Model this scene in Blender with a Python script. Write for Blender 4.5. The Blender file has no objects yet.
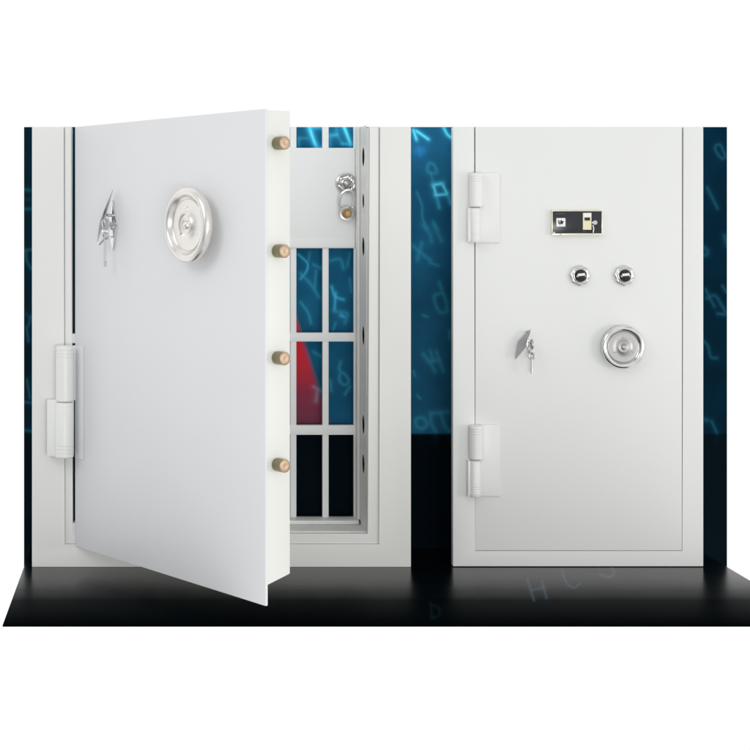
import bpy, bmesh, math, random
import numpy as np
from mathutils import Vector, Matrix
random.seed(7)
K = 0.003            # metres per authoring unit
D = 1650.0           # camera distance in units
XC, YC = 150.0, 225.0
TH = math.radians(56.5)
CS, SN = math.cos(TH), math.sin(TH)
scn = bpy.context.scene
COL = scn.collection

def W(x, d, y):      # authoring units -> metres: x right, d depth away, y counted down from above, floor at 567
    return Vector(((x-375)*K, d*K, (567-y)*K))
def L(u, v, y):      # leaf space of the open door: u along the leaf, v into the leaf
    return Vector((u*K, v*K, (567-y)*K))
def at(px, py, d):   # point of the plane at depth d
    s = (D+d)/D
    return XC+(px-XC)*s, YC+(py-YC)*s
def atleaf(px, py, v=0):
    u = ((px-XC)*(D+v*CS) - D*(v*SN-75))/(D*CS+(px-XC)*SN) + 0
    u = ((px-XC)*(D+v*CS) - D*(75+v*SN-XC))/(D*CS+(px-XC)*SN)
    dep = -u*SN+v*CS
    return u, YC+(py-YC)*(D+dep)/D

# ------------------------------------------------------------ materials
def mat(name, col, rough=.5, metal=0., spec=.5, bump=0., bscale=60., var=0., coat=0., rvar=0.):
    m = bpy.data.materials.new(name); m.use_nodes = True
    nt = m.node_tree; N = nt.nodes; b = N['Principled BSDF']
    b.inputs['Base Color'].default_value = (*col, 1); b.inputs['Roughness'].default_value = rough
    b.inputs['Metallic'].default_value = metal; b.inputs['Specular IOR Level'].default_value = spec
    b.inputs['Coat Weight'].default_value = coat
    if bump or var or rvar:
        tc = N.new('ShaderNodeTexCoord'); nz = N.new('ShaderNodeTexNoise')
        nz.inputs['Scale'].default_value = bscale; nz.inputs['Detail'].default_value = 4
        nt.links.new(tc.outputs['Object'], nz.inputs['Vector'])
        if bump:
            bp = N.new('ShaderNodeBump'); bp.inputs['Strength'].default_value = bump; bp.inputs['Distance'].default_value = .002
            nt.links.new(nz.outputs['Fac'], bp.inputs['Height']); nt.links.new(bp.outputs['Normal'], b.inputs['Normal'])
        if rvar:
            mr = N.new('ShaderNodeMapRange'); mr.inputs[3].default_value = max(.02, rough-rvar); mr.inputs[4].default_value = rough+rvar
            nt.links.new(nz.outputs['Fac'], mr.inputs[0]); nt.links.new(mr.outputs[0], b.inputs['Roughness'])
        if var:
            n2 = N.new('ShaderNodeTexNoise'); n2.inputs['Scale'].default_value = 3.5; n2.inputs['Detail'].default_value = 5
            nt.links.new(tc.outputs['Object'], n2.inputs['Vector'])
            mx = N.new('ShaderNodeMix'); mx.data_type = 'RGBA'
            mx.inputs[6].default_value = (*[c*(1-var) for c in col], 1); mx.inputs[7].default_value = (*[min(1, c*(1+var)) for c in col], 1)
            nt.links.new(n2.outputs['Fac'], mx.inputs[0]); nt.links.new(mx.outputs[2], b.inputs['Base Color'])
    return m
M = dict(
    frame=mat('cream_paint', (.772, .775, .755), .42, spec=.35, bump=.06, bscale=190, var=.03, rvar=.06),
    leaf=mat('door_paint', (.79, .80, .79), .38, spec=.35, bump=.06, bscale=190, var=.012, rvar=.06),
    leafl=mat('cool_paint', (.77, .775, .79), .38, spec=.3, bump=.06, bscale=190, var=.03, rvar=.06),
    edge=mat('edge_paint', (.79, .79, .76), .4, spec=.35, bump=.03, bscale=260, var=.015),
    hinge=mat('hinge_paint', (.80, .805, .79), .35, spec=.5, bump=.02, bscale=300),
    bars=mat('grille_paint', (.85, .87, .87), .4, spec=.35, bump=.02, bscale=260),
    chrome=mat('chrome', (.80, .80, .80), .13, 1, bump=.06, bscale=70, rvar=.05),
    chromew=mat('warm_chrome', (.84, .81, .77), .3, 1, bump=.12, bscale=60, rvar=.08),
    dish=mat('brushed_chrome', (.45, .445, .44), .42, 1, bump=.1, bscale=80, rvar=.08),
    steel=mat('dull_steel', (.55, .55, .55), .38, 1, bump=.08, bscale=120, rvar=.1),
    ring=mat('turned_chrome', (.72, .72, .72), .2, 1, bump=.02, bscale=70),
    plate=mat('satin_grey_plate', (.27, .27, .27), .5, .35),
    nickel=mat('nickel', (.62, .62, .61), .22, 1, bump=.1, bscale=90, rvar=.08),
    brass=mat('aged_brass', (.27, .25, .15), .36, 1, bump=.15, bscale=80, var=.12),
    brasscap=mat('brass_cut_end', (.55, .40, .28), .42, .7, bump=.15, bscale=140, var=.15),
    brassp=mat('brass_core', (.42, .27, .13), .4, .8, bump=.3, bscale=150, var=.25),
    gold=mat('gold_trim', (.80, .77, .60), .3, .5, var=.05),
    black=mat('black_plastic', (.012, .012, .014), .3, spec=.4),
    panel=mat('glossy_black_panel', (.024, .025, .033), .2, spec=.4),
    hole_shade=mat('hole_shade_black', (.004, .005, .005), .9, spec=.05),
    cap=mat('black_gloss_cap', (.006, .006, .007), .12, spec=.6),
    white=mat('white_enamel', (.85, .85, .83), .3),
    cream=mat('cream_plastic', (.80, .76, .50), .4),
    green=mat('green_lens', (.45, .80, .68), .2, spec=.6),
    pink=mat('pink_lens', (.95, .62, .55), .2, spec=.6),
    seam=mat('seam_sealant', (.09, .09, .085), .8, spec=.1),
)

# ------------------------------------------------------------ mesh helpers
def box(bm, F, x0, x1, d0, d1, y0, y1, bev=0., seg=2, mi=0):
    vs = [bm.verts.new(F(x, d, y)) for x in (x0, x1) for d in (d0, d1) for y in (y1, y0)]
    idx = [(0,1,3,2),(4,6,7,5),(0,4,5,1),(2,3,7,6),(0,2,6,4),(1,5,7,3)]
    fs = [bm.faces.new([vs[i] for i in q]) for q in idx]
    for f in fs: f.material_index = mi
    if bev:
        es = {e for f in fs for e in f.edges}
        bmesh.ops.bevel(bm, geom=list(es), offset=bev*K, segments=seg, profile=.6, affect='EDGES')
    return fs
def basis(ax):
    ax = ax.normalized(); t = Vector((0, 0, 1)) if abs(ax.z) < .9 else Vector((1, 0, 0))
    a = t.cross(ax).normalized(); return a, ax.cross(a).normalized(), ax
def lathe(bm, o, ax, prof, n=64, scal=None, mi=0, power=1):   # prof = [(radius, height)] in units
    a, b, c = basis(ax); rings = []
    for r, h in prof:
        if r < 1e-6: rings.append([bm.verts.new(o+c*h*K)]); continue
        ring = []
        for i in range(n):
            t = 2*math.pi*i/n; rr = r
            if scal: rr = r*(1+scal(t, r, h))
            ring.append(bm.verts.new(o+(a*math.cos(t)+b*math.sin(t))*rr*K+c*h*K))
        rings.append(ring)
    for p, q in zip(rings, rings[1:]):
        for i in range(n):
            j = (i+1) % n
            if len(p) == 1 and len(q) == 1: continue
            if len(p) == 1: f = bm.faces.new((p[0], q[i], q[j]))
            elif len(q) == 1: f = bm.faces.new((p[i], p[j], q[0]))
            else: f = bm.faces.new((p[i], p[j], q[j], q[i]))
            f.material_index = mi
    if len(rings[0]) > 1: bm.faces.new(rings[0][::-1])
    if len(rings[-1]) > 1: bm.faces.new(rings[-1])
def tube(bm, pts, r, n=12, closed=False, taper=None):
    P = [Vector(p) for p in pts]; rings = []; m = len(P); up = None
    for i, p in enumerate(P):
        if closed: t = P[(i+1) % m]-P[i-1]
        else: t = P[min(i+1, m-1)]-P[max(i-1, 0)]
        t.normalize()
        if up is None: a, b, _ = basis(t)
        else:
            a = (up-t*up.dot(t)).normalized(); b = t.cross(a)
        up = a; rr = r*(taper[i] if taper else 1)*K
        rings.append([bm.verts.new(p+(a*math.cos(2*math.pi*k/n)+b*math.sin(2*math.pi*k/n))*rr) for k in range(n)])
    rng = range(m if closed else m-1)
    for i in rng:
        p, q = rings[i], rings[(i+1) % m]
        for k in range(n): bm.faces.new((p[k], p[(k+1) % n], q[(k+1) % n], q[k]))
    if not closed: bm.faces.new(rings[0][::-1]); bm.faces.new(rings[-1])
def prism(bm, F, poly, d0, d1, bev=0., mi=0):        # poly of (x, y), extruded through depth
    a = [bm.verts.new(F(x, d0, y)) for x, y in poly]; b = [bm.verts.new(F(x, d1, y)) for x, y in poly]
    fs = [bm.faces.new(a), bm.faces.new(b[::-1])]
    n = len(poly)
    for i in range(n): fs.append(bm.faces.new((a[i], b[i], b[(i+1) % n], a[(i+1) % n])))
    for f in fs: f.material_index = mi
    if bev:
        es = {e for f in fs for e in f.edges}
        bmesh.ops.bevel(bm, geom=list(es), offset=bev*K, segments=2, profile=.6, affect='EDGES')
def solid(bm, vs, idx):
    V = [bm.verts.new(v) for v in vs]
    for q in idx: bm.faces.new([V[i] for i in q])

ORG = {}
def link(o, parent, author_origin):
    COL.objects.link(o); ORG[o.name] = author_origin
    if parent: o.parent = parent; o.location = author_origin-ORG[parent.name]
    else: o.location = author_origin
def obj(name, bm, m, parent=None, smooth=40, origin=None):
    bmesh.ops.recalc_face_normals(bm, faces=bm.faces)
    xs = [v.co for v in bm.verts]
    if origin is None:
        lo = [min(c[i] for c in xs) for i in range(3)]; hi = [max(c[i] for c in xs) for i in range(3)]
        origin = Vector(((lo[0]+hi[0])/2, (lo[1]+hi[1])/2, lo[2]))
    for v in bm.verts: v.co -= origin
    me = bpy.data.meshes.new(name); bm.to_mesh(me); bm.free()
    for mm in (m if isinstance(m, (list, tuple)) else [m]): me.materials.append(M[mm] if isinstance(mm, str) else mm)
    if smooth:
        for p in me.polygons: p.use_smooth = True
        me.set_sharp_from_angle(angle=math.radians(smooth))
    o = bpy.data.objects.new(name, me); link(o, parent, origin)
    return o
def thing(name, loc, label, cat, group=None):
    o = bpy.data.objects.new(name, None); o.empty_display_size = .1
    link(o, None, loc); o['label'] = label; o['category'] = cat
    if group: o['group'] = group
    return o
def tag(o, label, cat, group=None):
    o['label'] = label; o['category'] = cat
    if group: o['group'] = group
def B(): return bmesh.new()

# holes: a flat sheet in the plane X = const with round holes, cut through a filled 2D curve
def perforated(bm, X, thick, d0, d1, y0, y1, holes):
    cu = bpy.data.curves.new('sheet', 'CURVE'); cu.dimensions = '2D'; cu.fill_mode = 'BOTH'; cu.extrude = thick*K/2
    def spl(pts):
        s = cu.splines.new('POLY'); s.points.add(len(pts)-1); s.use_cyclic_u = True
        for p, q in zip(s.points, pts): p.co = (q[0], q[1], 0, 1)
    spl([(d0*K, (567-y1)*K), (d1*K, (567-y1)*K), (d1*K, (567-y0)*K), (d0*K, (567-y0)*K)])
    for (d, y, r) in holes:
        spl([(d*K+r*K*math.cos(t*math.pi/18), (567-y)*K+r*K*math.sin(t*math.pi/18)) for t in range(36)])
    o = bpy.data.objects.new('sheet', cu); COL.objects.link(o)
    dg = bpy.context.evaluated_depsgraph_get(); me = bpy.data.meshes.new_from_object(o.evaluated_get(dg))
    me.transform(Matrix(((0, 0, 1, (X-375+thick/2)*K), (1, 0, 0, 0), (0, 1, 0, 0), (0, 0, 0, 1))))
    bm.from_mesh(me); bpy.data.objects.remove(o); bpy.data.meshes.remove(me)

# ============================================================ SETTING
BD = 100.0
# the printed banner behind the doors
x0, ytop = at(24, 127, BD); x1, _ = at(727, 127, BD)
mp = bpy.data.materials.new('printed_banner'); mp.use_nodes = True
nt = mp.node_tree; N = nt.nodes; Lk = nt.links.new; bs = N['Principled BSDF']
bs.inputs['Roughness'].default_value = .9; bs.inputs['Specular IOR Level'].default_value = .02
geo = N.new('ShaderNodeNewGeometry'); sp = N.new('ShaderNodeSeparateXYZ'); Lk(geo.outputs['Position'], sp.inputs[0])
def math_(op, a, b=None, c=None):
    n = N.new('ShaderNodeMath'); n.operation = op
    for i, v in enumerate((a, b, c)):
        if v is None: continue
        if isinstance(v, (int, float)): n.inputs[i].default_value = v
        else: Lk(v, n.inputs[i])
    return n.outputs[0]
def wx(px): return W(at(px, 0, BD)[0], 0, 0).x
def wz(py): return W(0, 0, at(0, py, BD)[1]).z
rx = N.new('ShaderNodeValToRGB'); e = rx.color_ramp
tx = math_('DIVIDE', math_('SUBTRACT', sp.outputs[0], wx(24)), wx(727)-wx(24)); Lk(tx, rx.inputs[0])
def rampset(r, stops):
    while len(r.elements) > 1: r.elements.remove(r.elements[0])
    r.elements[0].position = stops[0][0]; r.elements[0].color = (*stops[0][1], 1)
    for p, c in stops[1:]:
        k = r.elements.new(p); k.color = (*c, 1)
rampset(e, [(0, (.003, .019, .034)), (.06, (.005, .029, .052)), (.25, (.012, .09, .18)), (.41, (.014, .150, .30)),
            (.60, (.020, .165, .33)), (.77, (.007, .05, .09)), (.94, (.0022, .026, .056)), (1, (.002, .021, .044))])
rz = N.new('ShaderNodeValToRGB')
tz = math_('DIVIDE', math_('SUBTRACT', sp.outputs[2], wz(433)), wz(127)-wz(433)); Lk(tz, rz.inputs[0])
rampset(rz.color_ramp, [(0, (1.0, .80, .76)), (.35, (1.0, .85, .80)), (.7, (.95, .93, .92)), (1, (1.1, 1.06, 1.04))])
nz = N.new('ShaderNodeTexNoise'); nz.inputs['Scale'].default_value = 7; nz.inputs['Detail'].default_value = 4
Lk(geo.outputs['Position'], nz.inputs['Vector'])
mr = N.new('ShaderNodeMapRange'); mr.inputs[1].default_value = .3; mr.inputs[2].default_value = .7; mr.inputs[3].default_value = .8; mr.inputs[4].default_value = 1.2
Lk(nz.outputs['Fac'], mr.inputs[0])
def mul(a, b):
    n = N.new('ShaderNodeMix'); n.data_type = 'RGBA'; n.blend_type = 'MULTIPLY'; n.inputs[0].default_value = 1; n.clamp_result = False
    Lk(a, n.inputs[6]); Lk(b, n.inputs[7]); return n.outputs[2]
blue = mul(mul(rx.outputs[0], rz.outputs[0]), mr.outputs[0])

# red beam printed behind the grille: right edge runs from (297,310) to (335,433)
redr = N.new('ShaderNodeValToRGB'); Lk(tz, redr.inputs[0])
rampset(redr.color_ramp, [(0, (.16, .06, .10)), (.13, (.30, .045, .08)), (.26, (.75, .035, .055)), (.38, (1.0, .04, .04))])
xe = math_('ADD', wx(295), math_('MULTIPLY', math_('SUBTRACT', wz(308), sp.outputs[2]), (wx(336)-wx(295))/(wz(308)-wz(433))))
inside = math_('MULTIPLY', math_('DIVIDE', math_('SUBTRACT', xe, sp.outputs[0]), .02), 1.0)
cl = N.new('ShaderNodeClamp'); Lk(inside, cl.inputs[0])
lft = math_('MULTIPLY', cl.outputs[0], math_('GREATER_THAN', math_('ADD', sp.outputs[0], math_('SUBTRACT', xe, 2*wx(295))), -10.0))
lo2 = math_('LESS_THAN', sp.outputs[2], wz(308)); lf = math_('GREATER_THAN', math_('SUBTRACT', math_('ADD', sp.outputs[0], xe), 2*wx(294)), -.02*0)
both = math_('MULTIPLY', cl.outputs[0], lo2)
# left border of the beam mirrors the right one about x = 293
mirr = math_('GREATER_THAN', sp.outputs[0], math_('SUBTRACT', 2*wx(288), xe))
both = math_('MULTIPLY', both, mirr)
mx = N.new('ShaderNodeMix'); mx.data_type = 'RGBA'; Lk(both, mx.inputs[0]); Lk(blue, mx.inputs[6]); Lk(redr.outputs[0], mx.inputs[7])
mb = N.new('ShaderNodeMix'); mb.data_type = 'RGBA'
st = math_('MULTIPLY', math_('SUBTRACT', sp.outputs[2], wz(435)), 1/.008); c2 = N.new('ShaderNodeClamp'); Lk(st, c2.inputs[0])
Lk(c2.outputs[0], mb.inputs[0]); mb.inputs[6].default_value = (.0025, .0075, .012, 1); Lk(mx.outputs[2], mb.inputs[7])
INK = [(.09, .60, .72), (.03, .24, .36), (.014, .11, .15), (.005, .042, .065), (.008, .07, .19), (.003, .012, .022)]
# strokes of the printed computer-code characters: (ink, width, [(px,py)...])
def lines(segs):     # sheet lines: segs = [(start, end, step)]
    out = []
    for a, b, st in segs:
        n = max(1, int(round((b-a)/st))); out += [a+(b-a)*i/n for i in range(n)]
    return np.array(out+[segs[-1][1]])
def printed_sheet(xs, ys, pos, uv, strokes, inks, skirt):
    """one sheet with thickness; every vertex stores how much ink the artwork has there"""
    nx, ny = len(xs), len(ys)
    X, Y = np.meshgrid(xs, ys); co = pos(X, Y).reshape(-1, 3); u, v = uv(X, Y); u = u.ravel(); v = v.ravel()
    inkv = np.zeros((nx*ny, 4), dtype=np.float32); inkv[:, 3] = 1
    for mi, w, pts in strokes:
        for _ in range(2 if len(pts) > 2 else 0):
            cl_ = pts[0] == pts[-1]; q = [] if cl_ else [pts[0]]
            for (xa, ya), (xb, yb) in zip(pts, pts[1:]):
                q += [(xa*.8+xb*.2, ya*.8+yb*.2), (xa*.2+xb*.8, ya*.2+yb*.8)]
            pts = q+([q[0]] if cl_ else [pts[-1]])
        w = w*.68; ax = [p[0] for p in pts]; ay = [p[1] for p in pts]; m = 4*w+1
        sel = np.nonzero((u > min(ax)-m) & (u < max(ax)+m) & (v > min(ay)-m) & (v < max(ay)+m))[0]
        if not len(sel): continue
        us, vs = u[sel], v[sel]; best = np.full(len(sel), 1e9)
        for (xa, ya), (xb, yb) in zip(pts, pts[1:]):
            dx, dy = xb-xa, yb-ya; t = np.clip(((us-xa)*dx+(vs-ya)*dy)/(dx*dx+dy*dy+1e-9), 0, 1)
            best = np.minimum(best, np.hypot(us-xa-t*dx, vs-ya-t*dy))
        k = np.exp(-(best/w)**2)+.30*np.exp(-(best/(2.3*w))**2)
        inkv[sel, :3] = inkv[sel, :3]*(1-.5*np.minimum(k, 1))[:, None]+k[:, None]*np.array(inks[mi], dtype=np.float32)
    V = list(map(tuple, co)); F = []
    idx = np.arange(nx*ny).reshape(ny, nx)
    F = np.stack([idx[:-1, :-1], idx[:-1, 1:], idx[1:, 1:], idx[1:, :-1]], -1).reshape(-1, 4).tolist()
    rim = list(idx[0, :])+list(idx[1:, -1])+list(idx[-1, -2::-1])+list(idx[-2:0:-1, 0])
    base = len(V); V += [tuple(np.array(V[i])+np.array(skirt)) for i in rim]; n = len(rim)
    for i in range(n): F.append([int(rim[i]), base+i, base+(i+1) % n, int(rim[(i+1) % n])])
    F.append([base+i for i in range(n)])
    return V, F, np.vstack([inkv, np.zeros((n, 4), dtype=np.float32)])
def sheet_object(name, data, material):
    V, F, inkv = data; me = bpy.data.meshes.new(name); me.from_pydata(V, [], F)
    at_ = me.attributes.new('ink', 'FLOAT_COLOR', 'POINT'); at_.data.foreach_set('color', inkv.ravel())
    bm = bmesh.new(); bm.from_mesh(me); bmesh.ops.recalc_face_normals(bm, faces=bm.faces); bm.to_mesh(me); bm.free()
    me.materials.append(material); o = bpy.data.objects.new(name, me); link(o, None, Vector((0, 0, 0))); o['kind'] = 'structure'; return o
def add_ink(nt, col):
    an = nt.nodes.new('ShaderNodeAttribute'); an.attribute_name = 'ink'
    ad = nt.nodes.new('ShaderNodeMix'); ad.data_type = 'RGBA'; ad.blend_type = 'ADD'; ad.inputs[0].default_value = 1; ad.clamp_result = False
    if hasattr(col, 'links'): nt.links.new(col, ad.inputs[6])
    else: ad.inputs[6].default_value = (*col, 1)
    nt.links.new(an.outputs['Color'], ad.inputs[7]); return ad.outputs[2]
def G(b, s, pts): return [(b[0]+x/s, b[1]+y/s) for x, y in pts]
g1 = lambda *p: G((405, 125), 7.143, p); g2 = lambda *p: G((405, 225), 7.143, p); g3 = lambda *p: G((405, 325), 6.52, p)
w1 = lambda *p: G((290, 125), 10.71, p); w2 = lambda *p: G((285, 245), 3.846, p)
r1 = lambda *p: G((695, 125), 4.6875, p); r2 = lambda *p: G((695, 280), 4.167, p); l1 = lambda *p: G((18, 125), 7.5, p); l2 = lambda *p: G((18, 220), 5.77, p)
S = [
 (1, 2.4, g1((60,40),(85,110))), (0, 1.5, g1((60,35),(80,100))), (1, 2.4, g1((80,40),(130,75),(170,105))), (0, 1.5, g1((85,45),(165,100))),
 (1, 2.6, g1((275,20),(300,70),(330,92),(350,80))), (0, 1.5, g1((280,25),(303,70),(330,88))),
 (4, 5, g1((80,185),(125,180))), (4, 3.5, g1((100,165),(110,210))),
 (2, 2.6, g1((165,280),(160,330),(185,345),(230,345),(215,290),(180,270),(165,280))),
 (2, 2, g1((185,345),(200,400))),
 (1, 3, g1((200,425),(265,415))), (0, 1.6, g1((205,428),(260,420))), (1, 2.6, g1((205,435),(225,510),(245,590))), (1, 2.6, g1((270,425),(305,500),(325,560))),
 (1, 2.8, g1((215,500),(300,490))), (0, 1.4, g1((222,502),(295,495))), (0, 1.3, g1((205,440),(222,495))), (0, 1.2, g1((272,432),(298,485))),
 (2, 1.8, g1((85,480),(125,580),(120,660),(160,740))), (2, 1.8, g1((200,690),(240,750))),
 (2, 3, g2((130,0),(180,60),(190,120))), (2, 3, g2((205,0),(235,60),(262,115))),
 (2, 3.2, g2((120,130),(100,190),(90,245))), (2, 2.6, g2((60,150),(120,205),(180,250))), (2, 2, g2((180,270),(240,290))),
 (2, 2.6, g2((245,410),(265,470),(300,560),(300,625),(245,625),(215,560),(205,500),(265,485))), (2, 1.8, g2((130,645),(160,655))),
 (2, 3, g3((120,190),(160,240),(195,300))), (2, 2.8, g3((205,175),(225,235),(250,300))), (2, 2.8, g3((160,235),(225,230))), (2, 2.4, g3((165,170),(190,240))),
 (2, 2.2, g3((290,40),(290,90))), (2, 1.6, g3((55,300),(65,330))), (2, 1.6, g3((80,460),(100,480))),
 (2, 2.6, g3((70,610),(120,600),(150,650),(110,680),(70,660),(70,610))), (2, 2.8, g3((165,575),(170,640),(200,695))), (2, 2.8, g3((180,575),(280,565))),
 (2, 2.8, g3((235,580),(255,650),(280,690),(310,690))),
 (1, 3.8, w1((205,25),(235,120),(280,240))), (0, 2, w1((210,25),(240,130),(285,240))), (1, 2.6, w1((210,30),(335,30))), (2, 2.2, w1((100,140),(200,145))),
 (1, 2.6, w1((285,240),(340,240))), (2, 2, w1((95,150),(95,240))), (2, 2.6, w1((500,30),(500,100),(560,200))), (1, 2.6, w1((430,115),(500,105))),
 (1, 3, w1((580,28),(620,130),(650,210))), (0, 1.8, w1((583,30),(650,205))), (1, 2.2, w1((560,200),(655,210))), (2, 2.6, w1((430,120),(430,240))),
 (1, 1.4, w2((50,35),(90,70),(85,100),(60,130))), (2, 1.6, w2((95,30),(90,60))), (2, 2, w2((110,75),(140,90))), (2, 2.4, w2((60,110),(100,150),(130,200))),
 (2, 2, w2((60,220),(90,260),(100,300))), (2, 1.8, w2((120,100),(115,160))), (2, 2.2, w2((175,60),(215,50),(225,90))), (2, 2, w2((250,30),(240,80))),
 (1, 2, w2((180,160),(190,200),(225,210))), (1, 2, w2((195,185),(190,250))), (2, 2.2, w2((190,255),(245,260),(230,300))), (1, 2.4, w2((215,270),(225,275))),
 (2, 1.8, w2((250,130),(255,180))), (2, 1.8, w2((195,300),(185,325))),
 (2, 2, w2((215,450),(205,480),(235,500),(250,530),(225,540),(208,520),(212,495))), (2, 2, w2((250,545),(230,575))), (2, 2, w2((175,520),(178,560))),
 (2, 1.8, w2((110,410),(140,430))), (2, 3, w2((125,560),(120,600))), (2, 2, w2((110,545),(140,560))),
 (3, 2, r1((95,95),(120,90),(145,150),(125,160),(95,120),(95,95))), (3, 2.4, r1((58,295),(105,390))), (3, 3, r1((45,575),(60,590),(55,610),(42,608))),
 (3, 3, r1((140,520),(150,560))), (3, 2.2, r2((45,40),(70,90),(80,110))), (3, 2.4, r2((50,75),(85,60),(120,120),(130,145),(95,140))), (3, 2, r2((115,25),(130,50))),
 (3, 2.2, r2((38,255),(55,275),(65,325),(90,325))), (3, 2.8, r2((38,580),(50,585))), (3, 2.2, r2((70,590),(90,635))),
 (3, 2.6, l1((50,485),(85,490))), (3, 2.2, l1((50,630),(95,630))), (5, 3, l1((60,560),(95,560))), (3, 2, l2((40,175),(75,170))), (3, 2, l2((45,180),(50,240),(75,280))),
 (5, 3, l2((45,540),(70,560))), (3, 1.8, l2((50,620),(60,700))), (3, 1.8, l2((72,560),(60,610))),
 (3, 1.8, [(24.5, 402), (31, 403)]), (3, 1.8, [(24.5, 430), (31, 431)]), (3, 1.6, [(27, 380), (30, 398)]),
]
# glyphs also run on behind the doors
for i in range(70):
    px = random.uniform(75, 285) if random.random() < .45 else random.uniform(466, 690); py = random.uniform(140, 425)
    a = random.uniform(.2, .6); s = random.uniform(4, 7)
    sh = random.choice([[(-1,-1.6),(-1,1.6),(1,1.6)], [(-1,-1.6),(1,-1.6),(1,1.6),(-1,1.6),(-1,-1.6)], [(-1,-1.6),(1,-1.6),(-.4,1.6)],
                        [(-1,-1.6),(-1,1.6),(-1,0),(1,0),(1,-1.6),(1,1.6)], [(1,-1.6),(-1,-1.6),(-1,0),(1,0),(1,1.6),(-1,1.6)]])
    S.append((2 if 180 < px < 560 else 3, 2, [(px+s*(x*math.cos(a)-y*math.sin(a)*-.4), py+s*(y*math.cos(a)+x*math.sin(a))) for x, y in sh]))
Lk(add_ink(mp.node_tree, mb.outputs[2]), bs.inputs['Base Color'])
sc_ = (D+BD)/D
def bpos(X, Y): return np.stack([(XC+(X-XC)*sc_-375)*K, np.full_like(X, BD*K), (567-(YC+(Y-YC)*sc_))*K], -1)
yb_ = 569.0     # the banner hangs a little below the level of the stage
sheet_object('backdrop', printed_sheet(lines([(24, 34, .6), (34, 72, 2), (72, 76, .7), (76, 288, 1.6), (288, 362, .6), (362, 409, 2), (409, 456, .6), (456, 701, 1.6), (701, 727, .6)]),
    lines([(127, 436, .65), (436, yb_, 12)]), bpos, lambda X, Y: (X, Y), S, INK, (0, .02, 0)), mp)

# floor: low black stage the doors stand on
mf = bpy.data.materials.new('polished_black_floor'); mf.use_nodes = True
nt = mf.node_tree; N = nt.nodes; Lk = nt.links.new; bs = N['Principled BSDF']
bs.inputs['Base Color'].default_value = (.0008, .0016, .002, 1); bs.inputs['Roughness'].default_value = .2
geo = N.new('ShaderNodeNewGeometry'); sp = N.new('ShaderNodeSeparateXYZ'); Lk(geo.outputs['Position'], sp.inputs[0])
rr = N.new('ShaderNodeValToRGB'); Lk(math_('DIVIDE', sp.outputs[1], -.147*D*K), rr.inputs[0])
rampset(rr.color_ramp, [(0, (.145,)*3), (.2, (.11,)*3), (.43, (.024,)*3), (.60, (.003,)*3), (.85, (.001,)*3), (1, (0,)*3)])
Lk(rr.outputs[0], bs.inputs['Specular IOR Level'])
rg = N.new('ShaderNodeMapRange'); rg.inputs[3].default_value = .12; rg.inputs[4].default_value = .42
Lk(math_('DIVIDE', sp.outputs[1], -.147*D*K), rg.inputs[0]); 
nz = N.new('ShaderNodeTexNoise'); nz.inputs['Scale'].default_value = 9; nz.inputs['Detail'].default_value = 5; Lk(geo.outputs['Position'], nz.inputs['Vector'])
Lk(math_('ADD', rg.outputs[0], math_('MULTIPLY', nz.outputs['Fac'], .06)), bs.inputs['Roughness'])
def fat(px, py):     # image point on the floor -> x, depth
    s = (567-YC)/(py-YC); return XC+(px-XC)*s, D*(s-1)
f1 = lambda *p: G((400, 560), 2.239, p)
FS = [(1, f1((285,42),(300,90))), (1, f1((318,48),(328,85))), (1, f1((295,68),(322,62))), (1, f1((362,22),(372,52),(390,64),(403,52))), (1, f1((448,32),(470,40),(482,28),(472,15))),
      (2, f1((68,95),(72,130))), (2, f1((72,100),(90,108),(88,125),(72,130))), (2, f1((160,70),(178,85))), (2, f1((150,60),(142,85)))]
FS = [(mi-1, 1.5, pts) for mi, pts in FS]
Lk(add_ink(nt, (.0009, .0022, .003)), bs.inputs['Base Color'])
def fuv(X, Y):       # floor point -> where it sits in the artwork
    s_ = D/(D+Y); return XC+(X-XC)*s_, YC+(567-YC)*s_
def fpos(X, Y): return np.stack([(X-375)*K, Y*K, np.zeros_like(X)], -1)
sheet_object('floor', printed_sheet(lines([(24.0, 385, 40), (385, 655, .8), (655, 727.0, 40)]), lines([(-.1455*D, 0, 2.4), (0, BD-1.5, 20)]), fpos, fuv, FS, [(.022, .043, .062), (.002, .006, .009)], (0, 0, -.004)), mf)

# ============================================================ LEFT: OPEN VAULT DOOR
vd = thing('vault_entrance', W(221, 0, 567), 'wider white vault door swung open, brass bolts along its edge, barred gate inside', 'vault door', 'white vault doors on display')
TOP = 127
# --- frame: one mesh; face, groove, lip, deep reveal on the right and below
bm = B()
def ubar(x0_, x1_, xr0, xr1, yb0, yb1, d0, d1, ytop_=TOP, bev=.6):   # left bar, right bar, bottom bar
    prism(bm, W, [(x0_, ytop_), (x1_, ytop_), (x1_, yb0), (xr0, yb0), (xr0, ytop_), (xr1, ytop_), (xr1, yb1), (x0_, yb1)], d0, d1, bev)
ubar(32, 64.2, 379.6, 411, 544.6, 567, 0, 14)
ubar(64.7, 71.8, 369, 379.1, 535, 544.1, 1.4, 15, bev=.9)
box(bm, W, 64, 65, 3.5, 9, TOP, 544, 0); box(bm, W, 379, 380, 3.5, 9, TOP, 544, 0); box(bm, W, 64, 380, 3.5, 9, 544, 545, 0)
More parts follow.
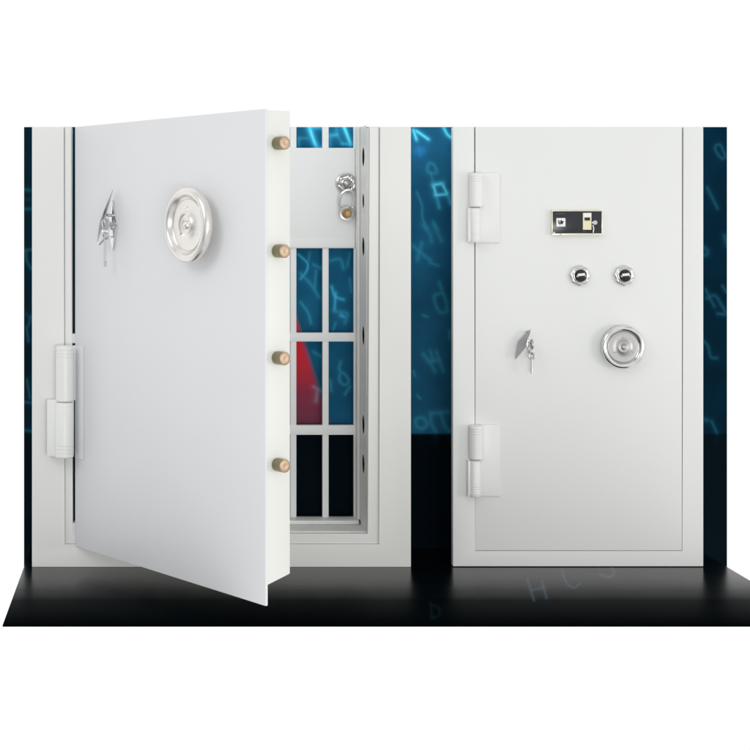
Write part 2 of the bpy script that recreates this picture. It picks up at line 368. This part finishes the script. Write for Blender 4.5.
# second step and reveal
box(bm, W, 368.2, 382, 15, 17, TOP, 536, 0)
HOL = [(38.8, 157, 8.6), (38.8, 201, 6.6), (38.8, 246.5, 8.6), (38.8, 335.6, 8.6), (38.8, 424.5, 8.6), (38.8, 464, 8.6)]
HOL = [(38.8, YC+(y-YC)*(1+38.8/D), r*1.12) for _, y, r in HOL]
perforated(bm, 368.2, .5, 17, 96, TOP-3, 535.5, HOL)
box(bm, W, 72, 384, 17, 84, 535.5, 538, .3)        # floor of the reveal
box(bm, W, 72, 366.6, 58, 84, 531, 535.4, 1.0)     # sill step in front of the gate
box(bm, W, 365, 368.1, 62, 96, TOP-4, 531, .8)       # stop the gate closes on
obj('frame', bm, 'frame', vd)
bm = B(); box(bm, W, 368.9, 384, 24, 56, TOP+3, 520, .1); obj('hole_shade_block', bm, 'hole_shade', vd)  # solid black block right behind the holes; its colour stands for their shade

# --- barred gate behind the leaf
gy = lambda py: at(0, py, 81)[1]; gx = lambda px: at(px, 0, 81)[0]
bm = B()
gtop = 122
box(bm, W, gx(353.6), gx(357.0), 78, 86, gtop, gy(520.5), .6)
bx = []
right = 353.6
cells = []
xr = 353.6
for i in range(8):
    xl = xr-(25.1 if i == 0 else 26.0); cells.append((xl, xr)); xr = xl-6.2
box(bm, W, gx(80.5), gx(cells[-1][0]), 78, 86, gtop, gy(520.5), .6)
for xl, xr_ in cells[:-1]: box(bm, W, gx(xl-6.2), gx(xl), 79, 85, gtop, gy(517), .7)
GX0, GX1 = gx(81), gx(353.6)
for ya, yb in ((332.6, 341.4), (425, 434.6)): box(bm, W, GX0-.5, GX1+.5, 78.4, 86, gy(ya), gy(yb), .8)
box(bm, W, GX0-.5, GX1+.5, 78.4, 86, gy(517.3), gy(520.8), .6)
gate = obj('barred_gate', bm, 'bars', vd)
bm = B(); box(bm, W, GX0-1, GX1+1, 76.6, 87, gy(148), gy(248.2), .8)
box(bm, W, GX0-1, GX1+.6, 75.8, 78, gy(239.5), gy(247.3), .5)
obj('lock_panel', bm, 'bars', gate)
# round ornate escutcheon on the gate's lock panel
bm = B(); cx, cy = at(346.3, 183.4, 74); c = W(cx, 76.4, cy)
lathe(bm, c, Vector((0, -1, 0)), [(10.6, 0), (11.2, 1), (10.9, 2.4), (9.4, 3), (8.4, 2.2), (6.3, 2.0), (5.6, 3), (5.4, 4.8), (4.4, 5.4), (3.3, 4.6), (2.9, 4.2), (2.5, 6.2), (1.3, 7.1), (0, 7.2)], 48)
for k in range(6):
    a = k*math.pi/3+.3; p = c+Vector((math.cos(a)*7.7*K, -.8*K, math.sin(a)*7.7*K))
    lathe(bm, p, Vector((0, -1, 0)), [(1.5, 0), (1.6, 2.0), (1.0, 2.9), (0, 3)], 14)
for k in range(3):
    a = k*2*math.pi/3+.9
    tube(bm, [c+Vector((math.cos(a)*r*K, -(3.2+.3*k)*K, math.sin(a)*r*K)) for r in (4, 7, 10)], .8, 8)
obj('lock_escutcheon', bm, 'nickel', gate)

# --- leaf
bm = B()
box(bm, L, 0, 312, 0, 2.6, TOP, 546, .5, mi=0)
# body: bottom slopes slightly up towards the back
vs = [L(u, v, y) for u in (5, 311.3) for v, yb in ((2.4, 529), (27, 522)) for y in (TOP+1, yb)]
V = [bm.verts.new(v) for v in vs]
fs = [bm.faces.new([V[i] for i in q]) for q in [(0,1,3,2),(4,6,7,5),(0,4,5,1),(2,3,7,6),(0,2,6,4),(1,5,7,3)]]
for f in fs: f.material_index = 1
es = [e for f in fs for e in f.edges]; bmesh.ops.bevel(bm, geom=list(set(es)), offset=.8*K, segments=2, profile=.6, affect='EDGES')
leaf = obj('door_leaf', bm, ['leafl', 'edge'], vd, origin=Vector((0, 0, 0)))
leaf.location = W(75, 0, 567)-ORG[vd.name]; leaf.rotation_euler = (0, 0, -TH)
ORG[leaf.name] = Vector((0, 0, 0))
OUT = Vector((0, -1, 0))

def dep(u, v): return -u*SN+v*CS
for py in (143.5, 251, 357.6, 464.2):
    s = (D+dep(311, 14))/D; y = YC+(py-YC)*s
    bm = B(); o0 = L(311.2, 12.5, y)
    lathe(bm, o0, Vector((1, 0, 0)), [(5.3, 0), (5.3, 2), (5.7, 2.3), (5.7, 11.3)], 40)
    bo = obj('locking_bolt', bm, 'brass', leaf)
    bm = B(); lathe(bm, o0+Vector((11.35*K, 0, 0)), Vector((1, 0, 0)), [(5.6, 0), (5.5, .4), (5.1, .7), (2.0, .8), (1.6, .7), (0, .7)], 40)
    obj('bolt_tip', bm, 'brasscap', leaf)

WHEEL = [(13, 0), (14.5, 1.2), (15, 4), (22, 6), (29, 8), (32.6, 10.6), (33.8, 13.2), (33.6, 15.6), (32.2, 17.8), (30, 18.9), (27.8, 18.6), (26.4, 17.2), (25.2, 14.6), (24.0, 13.6), (22.6, 13.2),
         (20, 13.5), (15, 14.1), (10, 14.6), (9.0, 14.9)]
def wheel_rim(bm, o0, ax, s=1.0, n=120, deep=1.0):
    pr = [(r*s, h*s*deep) for r, h in WHEEL]
    def sc(t, r, h): return .005*math.cos(10*t)*(1 if r > 27*s and h < 16*s*deep else 0)
    lathe(bm, o0, ax, pr, n, sc)
def wheel_dish(bm, o0, ax, s=1.0, deep=1.0):
    pr = [(23.2, 13.35), (23.0, 14.2), (22.2, 14.5), (21, 14.1), (15, 14.7), (9.8, 15.2), (8.6, 16.6), (6.8, 17.2), (5.4, 16.2), (3.8, 15.9), (3.1, 17.6), (1.8, 18.4), (0, 18.6)]
    lathe(bm, o0, ax, [(r*s, h*s*deep) for r, h in pr], 72)
    a, b, c = basis(ax)
    for k in range(3):     # relief rays on the disc
        t = k*2*math.pi/3+math.pi/2
        p = [o0+(a*math.cos(t+j)*r*s+b*math.sin(t+j)*r*s+c*(14.6+q)*s*deep)*K for r, j, q in ((11, 0, -.2), (14, .1, .1), (17, -.05, -.4))]
        tube(bm, p, .9*s, 8, taper=[.6, 1, .5])
u, y = atleaf(185.5, 225, -17)
bm = B(); wheel_rim(bm, L(u, -.2, y), OUT, 1.0); hw = obj('handwheel', bm, 'chromew', leaf, smooth=60)
bm = B(); wheel_dish(bm, L(u, -.3, y), OUT, 1.0); obj('handwheel_hub', bm, 'chromew', leaf, smooth=60)

# keyhole escutcheon with swung cover
ue, ye = atleaf(113.5, 226, 0)
bm = B()
prism(bm, L, [(ue, ye-25), (ue+8.5, ye), (ue, ye+24), (ue-8.5, ye)], -1.8, -.1, .5)
lathe(bm, L(ue, -1.8, ye), OUT, [(4.5, 0), (4.4, 1.2), (3, 1.8), (0, 1.8)], 24)
obj('keyhole_plate', bm, 'chrome', leaf)
bm = B()
def arc_pts(c0, r, a0, a1, n, dd): return [L(c0[0]+r*math.cos(a0+(a1-a0)*i/n), dd, c0[1]+r*math.sin(a0+(a1-a0)*i/n)) for i in range(n+1)]
# cover: bent diamond plate standing away from the leaf on its pivot stud
cov = [(ue+3.5, ye-35, -2.5), (ue+3.0, ye-19, -10), (ue-1, ye-3, -14.5), (ue-9, ye+15, -12.5), (ue-7.5, ye-2, -6), (ue-2.5, ye-19, -4)]
top = [bm.verts.new(L(a, b2, c_)) for a, c_, b2 in cov]
f = bm.faces.new(top)
r_ = bmesh.ops.extrude_face_region(bm, geom=[f]); nv = [g for g in r_['geom'] if isinstance(g, bmesh.types.BMVert)]
for v_ in nv: v_.co += Vector((.6*K, -1.0*K, 0))
tube(bm, [L(ue+1.5, -1, ye-10), L(ue+1, -8, ye-10.5)], 1.5, 10); tube(bm, [L(ue+2, -1, ye+10), L(ue+1, -5, ye+11), L(ue-3, -9, ye+13), L(ue-8, -11, ye+18)], 1.0, 10)
obj('keyhole_cover', bm, 'nickel', leaf)

# hinge between frame and leaf (left door)
def knuckle(bm, x, d, r, y0, y1, grooves=(), n=40):
    ys = [(r*.86, y1), (r, y1-1.2)]
    for g in sorted(grooves, reverse=True): ys += [(r, g+.7), (r*.95, g+.35), (r*.95, g-.35), (r, g-.7)]
    ys += [(r, y0+2.0), (r*.93, y0+.8), (r*.7, y0)]
    o0 = W(x, d, 567)
    lathe(bm, o0, Vector((0, 0, 1)), [(rr_, 567-yy) for rr_, yy in ys], n)
bm = B()
box(bm, W, 47.5, 65, -11, -.1, 398.6, 455, 1.6); box(bm, W, 47.5, 74, -6, -.2, 399, 454.5, .8)
h = obj('hinge', bm, 'hinge', vd)
bm = B(); knuckle(bm, 65.2, -11, 8.9, 344.5, 400.2, (349.5, 353, 356.5)); obj('knuckle', bm, 'hinge', h)
bm = B(); knuckle(bm, 64.8, -11, 9.4, 400.6, 456, (444.5, 448, 451.5)); obj('knuckle', bm, 'hinge', h)
bm = B(); box(bm, L, .8, 17, -.8, -.1, 345, 458, .5); box(bm, L, -6, 2.5, -3.5, 1.5, 345.5, 400, .8); obj('hinge_plate', bm, 'leafl', leaf)
# hook latch at the foot of the hinge gap
bm = B(); box(bm, W, 71.2, 76, 2, 12, 523.5, 540, .8); obj('gap_spacer', bm, 'frame', vd); bm = B(); box(bm, W, 71, 76, 2, 12, 334, 343.4, .6); obj('gap_spacer', bm, 'frame', vd)

# --- key hanging from the open leaf's lock
def key(name, F, x, y, d, length, label, group, mname='nickel', tilt=0., ring=True):
    k = thing(name, None, label, 'key', group) if False else bpy.data.objects.new(name, None)
    k.empty_display_size = .02
    return k
def leafworld(p): return Matrix.Translation(W(75, 0, 567)) @ Matrix.Rotation(-TH, 4, 'Z') @ p
RL = Matrix.Rotation(-TH, 3, 'Z')
def make_key(F3, x, y, length, label, vert_bow=True, mname='steel', bow=5.0, seed=0):
    """bow sticks out of the lock at (x,y); a second key of the bunch hangs straight down from its ring"""
    base = F3(x, -8, y+length)
    k = thing('door_key', base, label, 'key')
    bm = B()      # blade in the lock + bow seen edge on
    tube(bm, [F3(x, -1, y), F3(x, -9, y)], 1.4, 12)
    n = 28
    pts = []
    for i in range(n):
        t = 2*math.pi*i/n; pts.append((F3(x+.25, -12.5+math.cos(t)*bow*.85, y+math.sin(t)*bow)))
    tube(bm, pts, 1.0, 10, closed=True)
    c_ = F3(x+.25, -12.5, y); lathe(bm, c_-(F3(1, 0, 0)-F3(0, 0, 0))*.5, F3(1, 0, 0)-F3(0, 0, 0), [(bow*.8, 0), (bow*.9, .3), (bow*.9, .9), (bow*.3, 1), (0, 1)], 28)
    obj('bow', bm, mname, k)
    bm = B()      # ring
    pts = [F3(x+math.sin(t)*1.2, -13+math.cos(t)*2.6, y+bow+2.6+math.sin(t)*3.2) for t in [2*math.pi*i/24 for i in range(24)]]
    tube(bm, pts, .55, 8, closed=True)
    obj('ring', bm, 'chrome', k)
    bm = B()
    yy = y+bow+4.5
    pts = [F3(x+math.cos(t)*2.8, -13+math.cos(t)*.4, yy+2.5+math.sin(t)*2.6) for t in [2*math.pi*i/20 for i in range(20)]]
    tube(bm, pts, 1.2, 8, closed=True)
    tube(bm, [F3(x, -13, yy+4.5), F3(x, -13, y+length)], 1.15, 10)
    vs_ = [(x-.4, y+length-6), (x+1.9, y+length-6), (x+1.9, y+length-4.4), (x+1.3, y+length-3.9), (x+1.9, y+length-3.4), (x+1.9, y+length-.6), (x-.4, y+length-.6)]
    prism(bm, lambda a, b, c: F3(a, b, c), vs_, -13.5, -12.5)
    obj('hanging_key', bm, mname, k)
    return k
uk, yk = atleaf(105, 224, -13)
F3 = lambda a, b, c: leafworld(L(a, b, c))
kk = make_key(F3, uk, yk, 41, 'steel key bunch hanging in the keyhole of the open door leaf, left of its wheel', bow=4.6)
bm = B(); lathe(bm, F3(uk-1.5, -12, yk-1), RL @ Vector((-.4, -1, 0)), [(4.2, 0), (4.6, .8), (4.2, 1.8), (0, 2)], 24); obj('key_tag', bm, 'steel', kk)

# --- padlock hanging from the gate's ring
px, py = at(346.7, 213.4, 70)
pl = thing('padlock', W(px, 70, py+8), 'small round padlock with brass core hanging from the ring on the inner barred gate', 'padlock')
bm = B(); lathe(bm, W(px, 75.4, py), OUT, [(6.6, 0), (7.8, .8), (8.0, 2), (8.0, 5.5), (7.4, 6.6), (5.6, 6.9), (5.2, 6.2), (0, 6.2)], 40); obj('body', bm, 'nickel', pl)
bm = B(); lathe(bm, W(px, 69.1, py), OUT, [(5.1, 0), (5.0, .6), (4.2, 1.0), (3.6, .6), (0, .6)], 30); box(bm, W, px-.7, px+.7, 67.4, 69, py-2.6, py+2.6, .2); obj('lock_core', bm, 'brassp', pl)
bm = B()
sh = [(-6.3, -3.5), (-7.6, -9), (-7.4, -15), (-5.4, -20.5), (-1.6, -24), (2.8, -24.6), (6.2, -21.5), (7.6, -16), (7.4, -10), (6.6, -6.5), (5.0, -4)]
sm = []
for i in range(len(sh)-1):
    for t in (0, .33, .66): sm.append((sh[i][0]*(1-t)+sh[i+1][0]*t, sh[i][1]*(1-t)+sh[i+1][1]*t))
sm.append(sh[-1])
tube(bm, [W(px+a, 72-abs(b)*.18, py+b) for a, b in sm], 1.5, 12)
obj('shackle', bm, 'chrome', pl)

# ============================================================ RIGHT: CLOSED VAULT DOOR
vr = thing('vault_entrance', W(578, 0, 567), 'narrower white vault door, closed in its frame, with two dials and a black lock panel', 'vault door', 'white vault doors on display')
bm = B()
ubar(453, 474.6, 683.0, 703.4, 551.6, 566.4, 0, 10, bev=.7)
obj('frame', bm, 'leaf', vr)
bm = B(); box(bm, W, 474.8, 682.8, 1.9, 9, TOP+1, 551.4); obj('door_seal', bm, 'seam', vr)
bm = B(); box(bm, W, 475.4, 682.2, .2, 1.85, TOP, 550.6, .5); obj('door_leaf', bm, 'leaf', vr)
for y0, y1 in ((172.8, 242.6), (424.3, 496)):
    bm = B()
    box(bm, W, 479, 499.6, -1.8, .1, y0, y1, .9, 2)          # plate on the leaf
    box(bm, W, 466, 474, -1.6, -.05, y0+34, y1, .8)        # plate on the frame
    hg = obj('hinge', bm, 'hinge', vr)
    bm = B(); knuckle(bm, 475.2, -6, 7.3, y0+.2, y0+34.4, (y0+4.2, y0+6.8, y0+9.4)); box(bm, W, 476, 484, -3.0, -.6, y0+1, y0+34, .6); obj('knuckle', bm, 'hinge', hg)
    bm = B(); knuckle(bm, 474, -5.6, 5.9, y0+34.8, y1-.2, (y1-5.0, y1-7.4, y1-9.8)); box(bm, W, 466.5, 473.5, -8.2, -.6, y0+35.2, y1-.6, .9); obj('knuckle', bm, 'hinge', hg)

# handwheel
xw, yw = at(625.2, 347.6, -14)
bm = B(); wheel_rim(bm, W(xw, .1, yw), OUT, .64, deep=.85); h2 = obj('handwheel', bm, 'chrome', vr, smooth=60)
bm = B(); wheel_dish(bm, W(xw, 0, yw), OUT, .66, deep=.84); obj('hub', bm, 'dish', h2, smooth=60)
# two combination dials
for xd in (580.3, 624.7):
    c = at(xd, 275.6, -3); o0 = W(c[0], .1, c[1])
    bm = B()
    sc = lambda t, r, h_: (.045*math.cos(8*t+.4)) if r > 7.5 and h_ > 1 else 0
    lathe(bm, o0, OUT, [(8.6, 0), (9.6, .5), (9.9, 1.2), (9.9, 2.6), (9.2, 3.5), (8.0, 3.9), (7.3, 3.7), (6.9, 4.3), (6.1, 4.4)], 96, sc)
    dl = obj('combination_dial', bm, 'ring', vr, smooth=50)
    bm = B(); lathe(bm, o0, OUT, [(6.3, 3.6), (6.2, 4.8), (5.3, 5.4), (3, 5.7), (0, 5.8)], 40); obj('dial_cap', bm, 'cap', dl)
    bm = B(); a_ = math.radians(6)
    q = [(-3.6, -1.4), (3.6, -1.4), (3.6, 1.1), (-3.6, 1.1)]
    q = [(c[0]+.2+x_*math.cos(a_)+y_*math.sin(a_), c[1]-.9-x_*math.sin(a_)+y_*math.cos(a_)) for x_, y_ in q]
    prism(bm, W, q, -6.9, -5.3, .3); obj('cap_bar', bm, 'white', dl)  # pale raised bar across the black cap
    bm = B()
    for k in range(16):
        t = 2*math.pi*k/16
        a0 = o0+Vector((math.cos(t)*8.6*K, -3.35*K, math.sin(t)*8.6*K)); a1 = o0+Vector((math.cos(t)*7.7*K, -3.75*K, math.sin(t)*7.7*K))
        tube(bm, [a0, a1], .28, 6)
    obj('tick_marks', bm, 'black', dl)
# electronic lock panel
bm = B(); box(bm, W, 551.6, 600.4, -4.2, -.6, 211.2, 233.2, .7); el = obj('electronic_lock', bm, 'panel', vr)
bm = B()
for a in ((550.9, 601.1, 210.4, 211.3), (550.9, 601.1, 233.3, 235.0)): box(bm, W, a[0], a[1], -4.7, .1, a[2], a[3], .3)
for a in ((550.9, 551.6, 211.3, 233.3), (600.4, 601.1, 211.3, 233.3)): box(bm, W, a[0], a[1], -4.7, .1, a[2], a[3], .25)
obj('bezel', bm, 'gold', el)
P5 = lambda x_, y_: (545+x_/12.1, 205+y_/12.1)
def pb(name, m, a, b, d0=-5.6, d1=-4.1, bev=.3, parent=el):
    bm = B(); box(bm, W, P5(*a)[0], P5(*b)[0], d0, d1, P5(*a)[1], P5(*b)[1], bev); return obj(name, bm, m, parent)
pb('key_cover', 'white', (122, 158), (232, 262), bev=.5)
bm = B()
x_, y_ = P5(178, 210)
tube(bm, [W(x_-2.2, -5.8, y_-2), W(x_-2.4, -5.8, y_+.5), W(x_-1.0, -5.8, y_+2)], .55, 8)
lathe(bm, W(x_+.4, -5.4, y_+.2), OUT, [(1.5, 0), (1.5, .7), (0, .8)], 16); tube(bm, [W(x_-.4, -5.8, y_-2.2), W(x_+1.6, -5.8, y_-.3)], .5, 8)
tube(bm, [W(x_, -5.8, y_+.2), W(x_+2.8, -5.8, y_-.9)], .35, 8)
obj('cover_emblem', bm, 'black', el)
pb('card_reader', 'cream', (442, 95), (545, 300)); 
pb('reader_window', 'black', (460, 152), (526, 188), -6.1, -5.4, .2)
pb('reader_label', 'white', (447, 102), (540, 148), -5.95, -5.4, .2)
pb('reader_foot', 'black', (442, 304), (545, 335), -5.0, -4.1, .2)
bm = B(); p_ = P5(585, 212); lathe(bm, W(p_[0], -4.2, p_[1]), OUT, [(2.4, 0), (2.5, 2.4), (2.1, 3.0), (0, 3.1)], 28); box(bm, W, p_[0]-3.0, p_[0]-1, -6.4, -4.2, p_[1]-1, p_[1]+1, .3); obj('thumb_turn', bm, 'nickel', el)
bm = B(); tube(bm, [W(*((P5(560, 240)[0], -5.2, P5(560, 240)[1]))), W(P5(572, 280)[0], -5.2, P5(572, 280)[1]), W(P5(566, 335)[0], -5.2, P5(566, 335)[1])], .6, 8); obj('chain', bm, 'white', el)
pb('caption_line', 'seam', (120, 98), (225, 112), -4.5, -4.1, 0)
for p, m in (((98, 335), 'green'), ((175, 358), 'pink')):
    bm = B(); q = P5(*p); lathe(bm, W(q[0], -4.4, q[1]), OUT, [(1.1, 0), (1.1, .5), (.8, 1.0), (0, 1.2)], 20); obj('indicator_light', bm, m, el)
# keyhole: escutcheon, swung diamond cover
xk, yk = at(530, 345, -6)
bm = B(); prism(bm, W, [(xk+.5, yk-11), (xk+4.2, yk-1), (xk+1.5, yk+9.5), (xk-3, yk-1)], -1.8, .1, .4)
lathe(bm, W(xk+.8, -1.6, yk-1), OUT, [(3.2, 0), (3.1, 1.4), (0, 1.6)], 20); kp = obj('keyhole_plate', bm, 'chrome', vr)
bm = B()
P4 = lambda x_, y_: at(505+x_/12.93, 322+y_/12.93, -7)
q = [P4(330, 95), P4(322, 150), P4(272, 300), P4(250, 350), P4(130, 488), P4(150, 380), P4(178, 255), P4(250, 170)]
prism(bm, W, q, -7.6, -6.4, .3); tube(bm, [W(q[1][0]-1, -7, q[1][1]-1), W(q[1][0]-1, -1, q[1][1]-1)], 1.2, 10)
obj('keyhole_cover', bm, 'plate', vr, smooth=0)
F2 = lambda a, b, c: W(a, b, c)
make_key(F2, xk+.2, yk-1, 29, 'steel key bunch in the lock of the closed door beside its grey diamond cover', bow=4.4)

# ============================================================ LIGHT
w = bpy.data.worlds.new('World'); scn.world = w; w.use_nodes = True
nt = w.node_tree; N = nt.nodes; Lk = nt.links.new; bg = N['Background']
tc = N.new('ShaderNodeTexCoord'); sp = N.new('ShaderNodeSeparateXYZ'); Lk(tc.outputs['Generated'], sp.inputs[0])
# made-up world light: plain white behind (+y); invented uneven grey patches behind the camera, brighter to the right, dimmer and cooler to the left
lr = N.new('ShaderNodeValToRGB'); Lk(math_('ADD', math_('MULTIPLY', sp.outputs[0], .5), .5), lr.inputs[0])
rampset(lr.color_ramp, [(0, (.66, .68, .70)), (.45, (.76, .775, .785)), (1, (.98, .965, .935))])
nz = N.new('ShaderNodeTexNoise'); nz.inputs['Scale'].default_value = 2.3; nz.inputs['Detail'].default_value = 1.5; Lk(tc.outputs['Generated'], nz.inputs['Vector'])
m1 = N.new('ShaderNodeMapRange'); m1.interpolation_type = 'SMOOTHSTEP'; m1.inputs[1].default_value = .40; m1.inputs[2].default_value = .52; m1.inputs[3].default_value = .45; m1.inputs[4].default_value = 1.08
Lk(nz.outputs['Fac'], m1.inputs[0])
fr = mul(lr.outputs[0], m1.outputs[0])
bk = N.new('ShaderNodeMapRange'); bk.inputs[1].default_value = .0; bk.inputs[2].default_value = .25; Lk(sp.outputs[1], bk.inputs[0])
mx = N.new('ShaderNodeMix'); mx.data_type = 'RGBA'; Lk(bk.outputs[0], mx.inputs[0]); Lk(fr, mx.inputs[6]); mx.inputs[7].default_value = (1.02, 1.02, 1.02, 1)
Lk(mx.outputs[2], bg.inputs['Color']); bg.inputs['Strength'].default_value = 1.0

def area(name, loc, target, size, power, col):
    l = bpy.data.lights.new(name, 'AREA'); l.shape = 'RECTANGLE'; l.size, l.size_y = size; l.energy = power; l.color = col
    o = bpy.data.objects.new(name, l); COL.objects.link(o); o.location = loc
    o.rotation_euler = (Vector(target)-Vector(loc)).to_track_quat('-Z', 'Y').to_euler()
area('key_softbox', (-3.2, -3.0, 3.2), (0, 0, .7), (1.9, 1.9), 33, (1, .985, .96))
area('added_front_light', (.1, -5.3, .4), (0, 0, 0), (1.6, .8), 57, (1, .99, .97))  # added unseen lamp, lifts the gate, jamb and lower door faces
area('added_fill_light', (5.0, -4.0, .5), (0.3, 0, 0), (1.8, 1.0), 52, (1, .99, .965))  # added unseen lamp from the right, brightens frames and leaf edge

# ============================================================ CAMERA
cam = bpy.data.cameras.new('camera'); co = bpy.data.objects.new('camera', cam); COL.objects.link(co)
co.location = W(XC, -D, YC); co.rotation_euler = (math.pi/2, 0, 0)
cam.sensor_width = 36; cam.lens = 36*D/750; cam.shift_x = (375-XC)/750; cam.shift_y = (YC-375)/750
cam.clip_end = 200; scn.camera = co
scn.view_settings.view_transform = 'Standard'; scn.view_settings.look = 'None'; scn.view_settings.exposure = 0; scn.view_settings.gamma = 1
scn.render.resolution_x = scn.render.resolution_y = 1024
